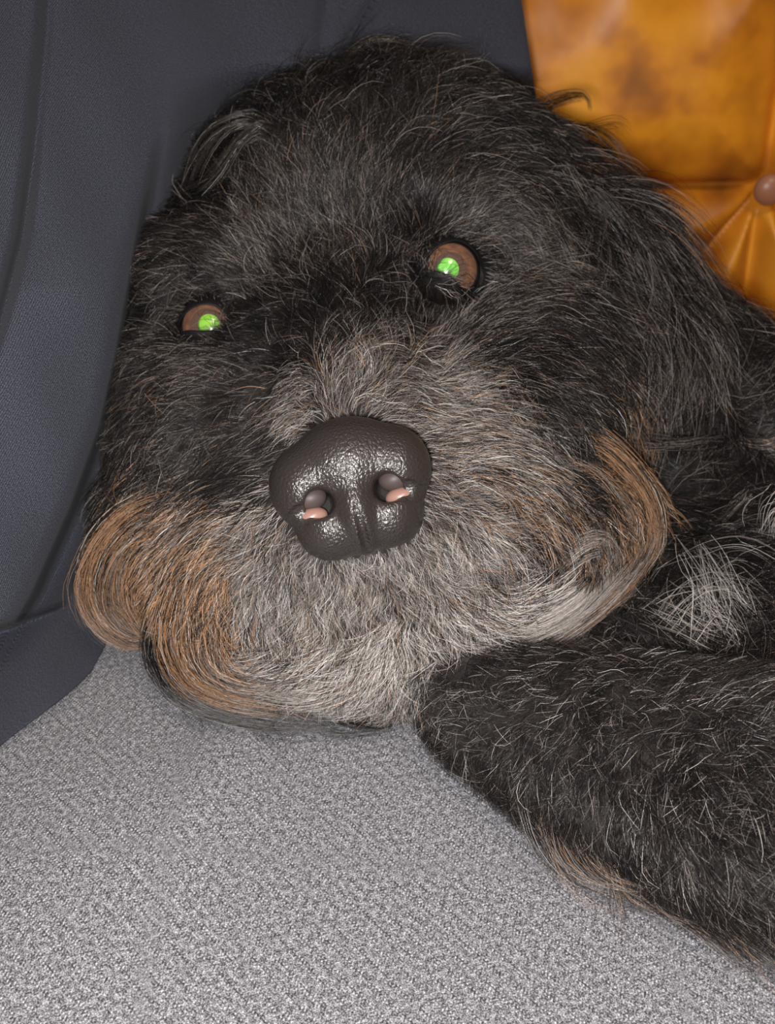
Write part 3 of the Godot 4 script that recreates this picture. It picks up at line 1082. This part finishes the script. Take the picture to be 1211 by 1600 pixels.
func lk(s: Strands, flat: Array, d0: float, d1: float, count: int, w: Array, mix: String, r := 0.062, wave := 7.0) -> void:
	var g := []
	for i in flat.size():
		g.append([flat[i][0], flat[i][1], lerpf(d0, d1, float(i) / (flat.size() - 1))])
	lock(s, g, int(count * 1.5), w[0], w[1], w[2], mix, r, wave)

func build_locks(dog: Node3D, base: Vector3) -> void:
	var hair := std(Color.WHITE, 0.22, 0.42)
	hair.vertex_color_use_as_albedo = true
	var sets := {}
	# ---- beard: curls on both sides of the muzzle and the swirl under the chin
	var b := Strands.new()
	lk(b, [[290, 790], [215, 815], [165, 880], [160, 950], [205, 995], [255, 985]], .350, .352, 330, [28, 42, 14], "tan")
	lk(b, [[300, 840], [240, 870], [215, 930], [245, 985], [290, 990]], .345, .350, 200, [25, 28, 12], "tan")
	lk(b, [[240, 770], [170, 820], [146, 900], [158, 980], [200, 1012]], .358, .360, 160, [20, 16, 10], "dk")
	lk(b, [[350, 835], [305, 905], [278, 985], [300, 1055], [370, 1092], [470, 1103]], .326, .336, 420, [28, 26, 14], "tan")
	lk(b, [[375, 860], [340, 930], [318, 1000], [340, 1050], [405, 1072], [490, 1070]], .322, .330, 260, [24, 22, 14], "muzt")
	lk(b, [[270, 930], [246, 1010], [272, 1075], [345, 1112], [440, 1130], [530, 1128]], .342, .345, 320, [24, 17, 16], "dk")
	lk(b, [[570, 975], [500, 1025], [430, 1045], [360, 1025], [335, 980]], .322, .324, 200, [26, 20, 12], "lip")
	lk(b, [[610, 990], [550, 1055], [470, 1085], [390, 1075]], .325, .328, 220, [28, 22, 14], "chin")
	lk(b, [[650, 1000], [610, 1070], [550, 1102], [470, 1105]], .326, .334, 260, [28, 24, 14], "chin")
	lk(b, [[650, 990], [655, 1050], [620, 1095], [560, 1120]], .326, .336, 220, [30, 24, 12], "chin")
	lk(b, [[710, 1000], [705, 1050], [670, 1090], [600, 1118]], .332, .340, 220, [26, 22, 12], "muz")
	lk(b, [[560, 1080], [540, 1110], [590, 1128], [650, 1108]], .338, .342, 120, [24, 14, 10], "dk")
	lk(b, [[640, 955], [720, 985], [820, 980], [900, 940], [965, 875]], .325, .345, 360, [24, 24, 12], "chin")
	lk(b, [[650, 985], [740, 1020], [840, 1002], [930, 948], [990, 885]], .328, .350, 260, [22, 20, 12], "lip")
	lk(b, [[700, 1030], [800, 1020], [900, 972], [978, 905], [1008, 845]], .335, .356, 220, [18, 18, 14], "muzt")
	lk(b, [[820, 1010], [910, 965], [985, 895], [1010, 830]], .345, .358, 160, [14, 20, 16], "tan")
	lk(b, [[750, 925], [840, 905], [905, 855], [945, 845], [955, 880], [915, 925]], .326, .340, 150, [18, 14, 10], "muz")
	lk(b, [[880, 690], [940, 710], [1000, 770], [1018, 840], [998, 890]], .350, .356, 230, [44, 26, 18], "tan")
	lk(b, [[900, 670], [960, 710], [1012, 780], [1020, 850]], .354, .358, 150, [40, 20, 18], "dk")
	lk(b, [[850, 730], [925, 755], [975, 815], [972, 870]], .343, .350, 220, [24, 22, 14], "muzt")
	lk(b, [[790, 760], [850, 790], [890, 840], [880, 890]], .326, .338, 160, [34, 30, 20], "muzt")
	lk(b, [[850, 985], [930, 935], [995, 870], [1016, 800]], .343, .356, 140, [18, 16, 14], "legf")
	lk(b, [[598, 922], [660, 944], [740, 950], [810, 936], [870, 905]], .3235, .338, 130, [7, 7, 6], "blk", .08, 2)
	lk(b, [[340, 1090], [410, 1135], [470, 1185]], .348, .340, 12, [20, 14, 20], "blk", .07)
	lk(b, [[420, 1110], [520, 1140], [600, 1135], [640, 1120]], .345, .345, 24, [20, 14, 14], "blk", .07)
	lk(b, [[290, 1060], [300, 1110], [320, 1150]], .35, .345, 10, [24, 14, 14], "blk", .07)
	sets["beard"] = [b, "curled tan, brown and white hair of the beard"]
	# ---- crown and brows: longer loose locks
	var t := Strands.new()
	var R := RandomNumberGenerator.new()
	R.seed = 77
	for i in 46:
		var x := R.randf_range(440, 900)
		var y := 165.0 + 0.0011 * pow(x - 600, 2) + R.randf_range(-20, 70)
		var a := deg_to_rad(lerpf(-112, 20, smoothstep(430, 900, x)) + R.randf_range(-18, 18))
		var L := R.randf_range(45, 100)
		var c := R.randf_range(-0.7, 0.7)
		var p0 := Vector2(x, y)
		var p1 := p0 + Vector2.from_angle(a) * L * 0.5
		var p2 := p1 + Vector2.from_angle(a + c) * L * 0.5
		lk(t, [[p0.x, p0.y], [p1.x, p1.y], [p2.x, p2.y]], .425, .44, 26, [16, 12, 14], "dk", .10, 5)
	for q in [[[620, 350], [660, 270], [740, 235], [830, 260], [890, 330]], [[600, 320], [640, 240], [720, 200], [820, 215], [900, 280]], [[640, 300], [720, 255], [800, 270], [860, 330], [890, 400]]]:
		lk(t, q, .395, .41, 170, [26, 26, 18], "fore", .10, 4)
	lk(t, [[440, 235], [395, 185], [345, 195], [305, 240], [280, 300]], .39, .385, 90, [16, 12, 14], "dk")
	lk(t, [[450, 260], [420, 200], [380, 215], [340, 270], [300, 310]], .39, .385, 90, [20, 14, 16], "dk")
	lk(t, [[430, 240], [445, 170], [440, 120]], .43, .44, 40, [18, 12, 12], "dk")
	lk(t, [[480, 130], [500, 70], [495, 10]], .45, .46, 18, [20, 12, 16], "blk", .07)
	for q in [[[455, 190], [440, 140], [452, 90]], [[470, 150], [462, 100], [480, 50]], [[690, 150], [735, 105], [760, 75]], [[740, 190], [800, 160], [850, 130]], [[900, 210], [960, 190], [985, 215]], [[360, 260], [372, 190], [365, 150]], [[300, 300], [262, 280], [250, 320]]]:
		lk(t, q, .435, .445, 12, [16, 12, 20], "dk", .06, 8)
	lk(t, [[530, 110], [560, 50], [600, 5]], .45, .46, 10, [20, 12, 16], "blk", .07)
	lk(t, [[520, 120], [580, 68], [640, 75], [660, 110]], .44, .45, 70, [20, 8, 10], "fore")
	lk(t, [[800, 190], [860, 160], [910, 150], [920, 175]], .44, .45, 60, [20, 14, 8], "dk")
	lk(t, [[780, 180], [820, 130], [850, 120]], .44, .46, 14, [30, 14, 16], "blk", .07)
	lk(t, [[860, 210], [930, 220], [980, 270], [1020, 330]], .44, .45, 70, [30, 22, 16], "blk", .08)
	lk(t, [[240, 420], [205, 480], [190, 560], [185, 640]], .395, .39, 160, [18, 14, 14], "blk")
	lk(t, [[230, 600], [190, 660], [170, 720], [180, 770]], .39, .385, 160, [24, 20, 14], "dk")
	lk(t, [[200, 680], [170, 690], [150, 700]], .385, .38, 40, [30, 20, 16], "fore")
	sets["loose_locks"] = [t, "long loose locks on crown, brow and cheek"]
	# ---- ear: long falling hair
	var e := Strands.new()
	lk(e, [[870, 270], [915, 350], [945, 460], [930, 580], [950, 680]], .395, .395, 260, [30, 40, 30], "ear")
	lk(e, [[910, 310], [980, 400], [1020, 520], [1000, 620], [1010, 690]], .392, .395, 260, [34, 40, 30], "ear")
	lk(e, [[930, 310], [1000, 390], [1055, 490], [1085, 600], [1065, 680]], .40, .40, 280, [26, 34, 30], "ear")
	lk(e, [[960, 330], [1040, 415], [1100, 520], [1145, 595], [1195, 618]], .415, .42, 240, [22, 22, 14], "ear")
	lk(e, [[1000, 400], [1050, 500], [1110, 590], [1130, 660]], .405, .41, 220, [26, 34, 24], "blk")
	lk(e, [[900, 480], [930, 560], [960, 640], [1010, 700]], .39, .39, 140, [20, 20, 16], "legf")
	lk(e, [[960, 670], [1020, 690], [1080, 690], [1130, 680]], .385, .39, 120, [18, 14, 10], "fore")
	lk(e, [[840, 560], [890, 620], [930, 690], [960, 770]], .385, .38, 180, [26, 22, 16], "dk")
	sets["ear_locks"] = [e, "long smooth black hair falling over the ear"]
	# ---- chest: wiry white and dark hair between muzzle and foreleg
	var c := Strands.new()
	lk(c, [[1225, 1050], [1165, 985], [1120, 915], [1085, 850]], .352, .345, 34, [70, 44, 30], "white", .07, 16)
	lk(c, [[1190, 1060], [1150, 990], [1110, 940], [1095, 890]], .350, .345, 34, [50, 40, 30], "white", .06, 14)
	lk(c, [[1045, 985], [1075, 945], [1120, 930], [1180, 960], [1225, 1010]], .348, .35, 14, [50, 40, 40], "white", .07, 14)
	lk(c, [[1160, 1000], [1100, 990], [1050, 965], [1010, 940]], .35, .35, 22, [40, 30, 34], "white", .06, 14)
	lk(c, [[1110, 1010], [1110, 930], [1095, 880], [1075, 830]], .35, .345, 12, [30, 24, 24], "white", .07, 10)
	lk(c, [[1215, 900], [1160, 870], [1110, 880], [1030, 930]], .352, .35, 6, [40, 30, 34], "white", .06, 10)
	lk(c, [[1150, 1040], [1100, 1000], [1080, 960]], .352, .35, 90, [60, 50, 40], "fore", .06, 10)
	lk(c, [[1175, 770], [1130, 820], [1080, 860]], .375, .37, 200, [14, 24, 16], "fore")
	lk(c, [[1120, 720], [1150, 665], [1190, 638], [1230, 628]], .395, .40, 160, [16, 16, 14], "ear")
	lk(c, [[1230, 690], [1190, 700], [1150, 690]], .39, .395, 140, [34, 22, 14], "legf")
	lk(c, [[1230, 830], [1180, 830], [1120, 850]], .36, .365, 160, [34, 30, 20], "dk")
	lk(c, [[1020, 830], [1060, 790], [1110, 770], [1160, 740]], .39, .40, 140, [40, 40, 30], "blk")
	lk(c, [[1230, 770], [1200, 800], [1190, 840]], .35, .35, 14, [30, 26, 20], "white", .07)
	sets["chest_hair"] = [c, "wiry white and black hair of the chest"]
	# ---- foreleg fringe, lying on the knit
	var l := Strands.new()
	lk(l, [[790, 1210], [830, 1290], [885, 1365], [965, 1398]], 0.313, 0.290, 26, [24, 16, 12], "legf", .06)
	lk(l, [[840, 1220], [865, 1310], [920, 1375], [1000, 1398]], 0.307, 0.290, 50, [40, 30, 16], "legf", .06, 10)
	lk(l, [[880, 1240], [900, 1320], [940, 1375], [1020, 1400]], 0.303, 0.289, 60, [44, 34, 20], "muzt", .06, 10)
	lk(l, [[930, 1290], [960, 1350], [1010, 1390], [1080, 1420]], 0.300, 0.287, 90, [44, 34, 24], "legf", .06, 10)
	lk(l, [[955, 1330], [965, 1420], [976, 1490]], 0.297, 0.278, 12, [14, 8, 6], "legf", .07)
	lk(l, [[960, 1340], [1060, 1398], [1150, 1460], [1240, 1525]], 0.295, 0.271, 110, [34, 26, 34], "legf", .06, 12)
	lk(l, [[1060, 1385], [1140, 1430], [1200, 1490], [1250, 1540]], 0.290, 0.268, 70, [30, 26, 30], "muzt", .06, 12)
	lk(l, [[1000, 1310], [1100, 1380], [1180, 1440], [1260, 1500]], 0.294, 0.272, 240, [46, 40, 40], "dk", .06, 12)
	lk(l, [[690, 1130], [740, 1200], [800, 1255]], .335, .318, 110, [34, 20, 20], "blk")
	lk(l, [[650, 1110], [690, 1165], [730, 1195]], .345, .33, 70, [20, 16, 14], "blk")
	lk(l, [[690, 1160], [740, 1225], [800, 1250]], .33, .32, 6, [14, 14, 14], "legf", .08)
	sets["foreleg_fringe"] = [l, "brown tipped fringe along the underside of the foreleg"]
	for key in sets:
		var s: Strands = sets[key][0]
		for i in s.v.size(): s.v[i] -= base
		strand_mesh(s, key, hair, dog, sets[key][1])

# ---------------------------------------------------------------- eyes
func round_dirs(dir: Vector3, a: float, segs: int) -> PackedVector3Array:
	# directions on a circle `a` radians round `dir`
	var x := dir.cross(Vector3.UP).normalized()
	var y := x.cross(dir)
	var out := PackedVector3Array()
	for i in segs:
		var t := TAU * i / segs
		out.append((dir * cos(a) + (x * cos(t) + y * sin(t)) * sin(a)).normalized())
	return out

func ball_band(R: float, dir0: Vector3, a0: float, dir1: Vector3, a1: float, rings: int, inward := false) -> ArrayMesh:
	# the part of a sphere between a circle round dir0 and a circle round dir1
	var v := PackedVector3Array(); var n := PackedVector3Array(); var idx := PackedInt32Array()
	var segs := 44
	for j in rings + 1:
		var f := float(j) / rings
		var c := round_dirs(dir0.slerp(dir1, f) if dir0.distance_to(dir1) > 1e-5 else dir0, lerpf(a0, a1, f), segs)
		for d in c:
			v.append(d * R)
			n.append(-d if inward else d)
	for j in rings:
		for i in segs:
			var a := j * segs + i
			var b := j * segs + (i + 1) % segs
			idx.append_array([a, b, b + segs, a, b + segs, a + segs])
	return arr_mesh(v, n, idx)

func build_eye(dog: Node3D, base: Vector3, at: Vector2, depth: float, R: float, iris_px: Vector2, pupil_px: Vector2, iris_r: float, pupil_r: float, shine: Color, lid: Array) -> void:
	var eye := Node3D.new()
	eye.name = "eye"
	var cen := W(at.x, at.y, depth + R)
	eye.position = cen - base
	dog.add_child(eye, true)
	var s := depth / FPX
	var toward := func(q: Vector2, rad: float) -> Vector3:
		# point of the ball of that radius seen at pixel q
		var ray := (W(q.x, q.y, 1.0) - EYE).normalized()
		var oc := EYE - cen
		var b := ray.dot(oc)
		var disc := maxf(b * b - oc.length_squared() + rad * rad, 0.0)
		return (EYE + ray * (-b - sqrt(disc)) - cen).normalized()
	var look: Vector3 = toward.call(iris_px, R)
	var hole: Vector3 = toward.call(pupil_px, R)
	var a_iris := asin(minf(0.99, iris_r * s / R))
	var a_hole := asin(pupil_r * s / R)
	put("eyeball", ball_band(R, look, a_iris * 0.97, look, PI - 0.01, 24), std(lin(.012, .009, .008), 0.3, 0.5), eye)
	var im := std(lin(.25, .108, .050), 0.5, 0.3)
	var nz := FastNoiseLite.new()
	nz.seed = 12; nz.frequency = 0.03
	var rp := Gradient.new()
	rp.colors = PackedColorArray([Color(.55, .5, .5), Color(1, 1, 1)])
	var nt := NoiseTexture2D.new(); nt.width = 128; nt.height = 128; nt.seamless = true; nt.noise = nz; nt.color_ramp = rp
	im.albedo_texture = nt
	im.uv1_triplanar = true
	im.uv1_scale = Vector3(90, 90, 90)
	put("iris", ball_band(R * 1.006, hole, a_hole, look, a_iris, 10), im, eye)
	var ring := std(lin(.075, .034, .020), 0.5, 0.3)
	put("iris_inner_ring", ball_band(R * 1.012, hole, a_hole, hole.slerp(look, 0.4), a_hole * 1.55, 5), ring, eye)
	# the tapetum, the green layer at the back of a dog's eye, seen lit through the open pupil
	var pm := std(Color.WHITE, 0.45, 0.5)
	var rp2 := Gradient.new()
	rp2.colors = PackedColorArray([lin(shine.r * .6, shine.g * .8, shine.b * 0.7), lin(shine.r, shine.g, shine.b)])
	var nt2 := NoiseTexture2D.new(); nt2.width = 128; nt2.height = 128; nt2.seamless = true; nt2.noise = nz; nt2.color_ramp = rp2
	pm.albedo_texture = nt2
	pm.uv1_triplanar = true
	pm.uv1_scale = Vector3(110, 110, 110)
	var back := -(EYE - cen).normalized()
	put("tapetum", ball_band(R * 0.70, back, 0.004, back, 1.5, 12, true), pm, eye).set_meta("label", "green reflecting layer seen through the pupil")
	var clear := std(Color(1, 1, 1, 0.02), 0.13, 0.5)
	clear.transparency = BaseMaterial3D.TRANSPARENCY_ALPHA
	put("cornea", ball_band(R * 1.026, look, 0.004, look, a_iris, 10), clear, eye)
	# lids: a ring of black skin from the opening outwards
	var v := PackedVector3Array(); var idx := PackedInt32Array()
	var m := 48; var rings := 7
	var rim := PackedVector2Array()
	for i in m:
		var f := float(i) / m * lid.size()
		var k := int(f)
		var q := []
		for e in [-1, 0, 1, 2]:
			var w: Array = lid[(k + e + lid.size()) % lid.size()]
			q.append(Vector2(w[0], w[1]))
		rim.append((q[1] as Vector2).cubic_interpolate(q[2], q[0], q[3], f - k))
	for j in rings:
		var grow: float = [0.0, -1.0, 1.0, 3.5, 8.0, 15.0, 26.0][j]
		var lift: float = [1.0, 1.045, 1.068, 1.08, 1.08, 1.07, 1.05][j]
		for i in m:
			var px := at + Vector2(iris_px - at) * 0.6 + rim[i] + rim[i].normalized() * grow
			var off := (px - at) * s
			var h := R * R * lift * lift - off.length_squared()
			var z := sqrt(maxf(h, 0.0)) if h > 0 else -(off.length() - R * lift) * 0.8
			v.append(RIGHT * off.x - UPV * off.y - FWD * z)
	for j in rings - 1:
		for i in m:
			var a := j * m + i
			var b := j * m + (i + 1) % m
			idx.append_array([a, b, b + m, a, b + m, a + m])
	put("eyelid", arr_mesh(v, normals_of(v, idx), idx), std(lin(.008, .007, .008), 0.55, 0.35), eye)
	# short hair on the lids, brushed away from the opening
	var fur := Strands.new()
	var mixd := PackedFloat32Array([0.56, 0.84, 0.985, 0.99, 1.0])
	for k in 1000:
		var i := rng.randi() % m
		var rd := rim[i].normalized()
		var q := at + Vector2(iris_px - at) * 0.6 + rim[i] + rd * rng.randf_range(3.5, 26.0)
		var g2: Vector2 = gdir[0][cell_of(q)]
		var go := (rd * 0.7 + g2 * 0.8 + Vector2(rng.randfn(), rng.randfn()) * 0.25).normalized()
		var L := rng.randf_range(26, 62)
		var pts := PackedVector3Array()
		for e in 6:
			var f := e / 5.0
			var w := q + go.rotated(0.5 * (f - 0.3) * rng.randf_range(-1, 1)) * L * f
			var off := (w - at) * s
			var h := R * R * 1.14 - off.length_squared()
			var z := sqrt(maxf(h, 0.0)) if h > 0 else -(off.length() - R * 1.07) * 0.5
			pts.append(RIGHT * off.x - UPV * off.y - FWD * (z - 0.0006 + 0.0024 * sin(f * 2.4)))
		fur.add(pts, -FWD, rng.randf_range(0.05, 0.09) * 0.001, 0.3, pick_color(mixd))
	var hair := std(Color.WHITE, 0.22, 0.42)
	hair.vertex_color_use_as_albedo = true
	strand_mesh(fur, "eyelid_fur", hair, eye)

# ---------------------------------------------------------------- nose
func build_nose(dog: Node3D, base: Vector3) -> void:
	var nose := Node3D.new()
	nose.name = "nose"
	var cen := W(550, 760, 0.296)
	nose.position = cen - base
	dog.add_child(nose, true)
	var tilt := deg_to_rad(-13.0)
	var U := RIGHT * cos(tilt) - UPV * sin(tilt)
	var V := -UPV * cos(tilt) - RIGHT * sin(tilt)     # down the nose
	var Wd := -FWD
	# local millimetres: x right, y down, z to the viewer
	var cell := 0.6
	var lo := Vector3(-25, -23, -16)
	var n := Vector3i(84, 78, 58)
	var f := PackedFloat32Array(); f.resize(n.x * n.y * n.z)
	var balls := [   # centre, radii
		[Vector3(0, -6.0, -4), Vector3(15.5, 12.5, 14)], [Vector3(-12.0, -2.5, -4), Vector3(9.6, 11.0, 12.5)], [Vector3(12.0, -2.5, -4), Vector3(9.6, 11.0, 12.5)],
		[Vector3(-7.5, 9.0, -4), Vector3(9.5, 9.0, 11.5)], [Vector3(7.5, 9.0, -4), Vector3(9.5, 9.0, 11.5)], [Vector3(0, 5.5, -2.5), Vector3(6.5, 12.5, 13.3)]]
	var cuts := [    # capsules taken away: the nostrils with their side slits
		[Vector3(8.4, 2.2, 10), Vector3(9.6, 3.0, -2), 3.7], [Vector3(8.6, 3.0, 8), Vector3(14.0, 4.2, 5.5), 2.5], [Vector3(14.0, 4.4, 7), Vector3(21.5, 5.4, -1), 1.35],
		[Vector3(-8.4, 2.2, 10), Vector3(-9.6, 3.0, -2), 3.7], [Vector3(-8.6, 3.0, 8), Vector3(-14.0, 4.2, 5.5), 2.5], [Vector3(-14.0, 4.4, 7), Vector3(-21.5, 5.4, -1), 1.35],
		[Vector3(0.2, 5.0, 11.3), Vector3(0.3, 9, 10.4), 0.7], [Vector3(0.3, 9, 10.4), Vector3(0.4, 13, 7.8), 0.85], [Vector3(0.4, 13, 7.8), Vector3(0.5, 17.5, 2.5), 1.0]]
	for z in n.z:
		for y in n.y:
			for x in n.x:
				var p := lo + Vector3(x, y, z) * cell
				var sum := 0.0
				for b in balls:
					var r: Vector3 = b[1]
					var q: Vector3 = (p - b[0]) / r
					var ql := q.length()
					var d := (ql - 1.0) * minf(r.x, minf(r.y, r.z))
					if d < 6.0: sum += exp(-1.1 * d)
				var d := -log(sum) / 1.1 if sum > 0.0 else 6.0
				if d < 3.0 and p.z > -6:
					for c in cuts:
						var a: Vector3 = c[0]
						var ab: Vector3 = c[1] - a
						var h := clampf((p - a).dot(ab) / ab.length_squared(), 0, 1)
						var e: float = c[2] - (p - a - ab * h).length()
						# smooth maximum
						var k: float = 1.2 if c[2] > 1.0 else 0.8
						var hh := clampf(0.5 + 0.5 * (e - d) / k, 0, 1)
						d = lerpf(d, e, hh) + k * hh * (1 - hh)
				f[(z * n.y + y) * n.x + x] = d
	var net := surface_nets(f, lo, n, cell)
	var v := PackedVector3Array(); var nr := PackedVector3Array()
	for i in net[0].size():
		var p: Vector3 = net[0][i] * 0.00104
		v.append(U * p.x + V * p.y + Wd * p.z)
		var q: Vector3 = net[1][i]
		nr.append((U * q.x + V * q.y + Wd * q.z).normalized())
	var m := std(lin(.027, .022, .021), 0.30, 0.55)
	var nz := FastNoiseLite.new()
	nz.seed = 2; nz.noise_type = FastNoiseLite.TYPE_CELLULAR; nz.frequency = 0.045
	nz.cellular_return_type = FastNoiseLite.RETURN_DISTANCE2_SUB
	var nt := NoiseTexture2D.new(); nt.width = 512; nt.height = 512; nt.seamless = true; nt.noise = nz
	m.heightmap_enabled = true
	m.heightmap_texture = nt
	m.heightmap_scale = 0.04
	m.uv1_triplanar = true
	m.uv1_scale = Vector3(36, 36, 36)
	put("leather", arr_mesh(v, nr, net[2]), m, nose)
	var pink := std(lin(.25, .14, .115), 0.3, 0.5)
	var grey := std(lin(.058, .043, .041), 0.5, 0.4)
	for sx in [-1.0, 1.0]:
		var a := SphereMesh.new(); a.radius = 1; a.height = 2
		var o := put("nostril_flesh", a, grey, nose)
		o.transform = Transform3D(Basis(U * .0044, V * .0034, Wd * .0040), U * .0116 * sx + V * .0006 + Wd * .0002)
		o = put("nostril_flesh", a, pink, nose)
		o.transform = Transform3D(Basis(U * .0042, V * .0026, Wd * .0036), U * .0122 * sx + V * .0056 + Wd * .0004)
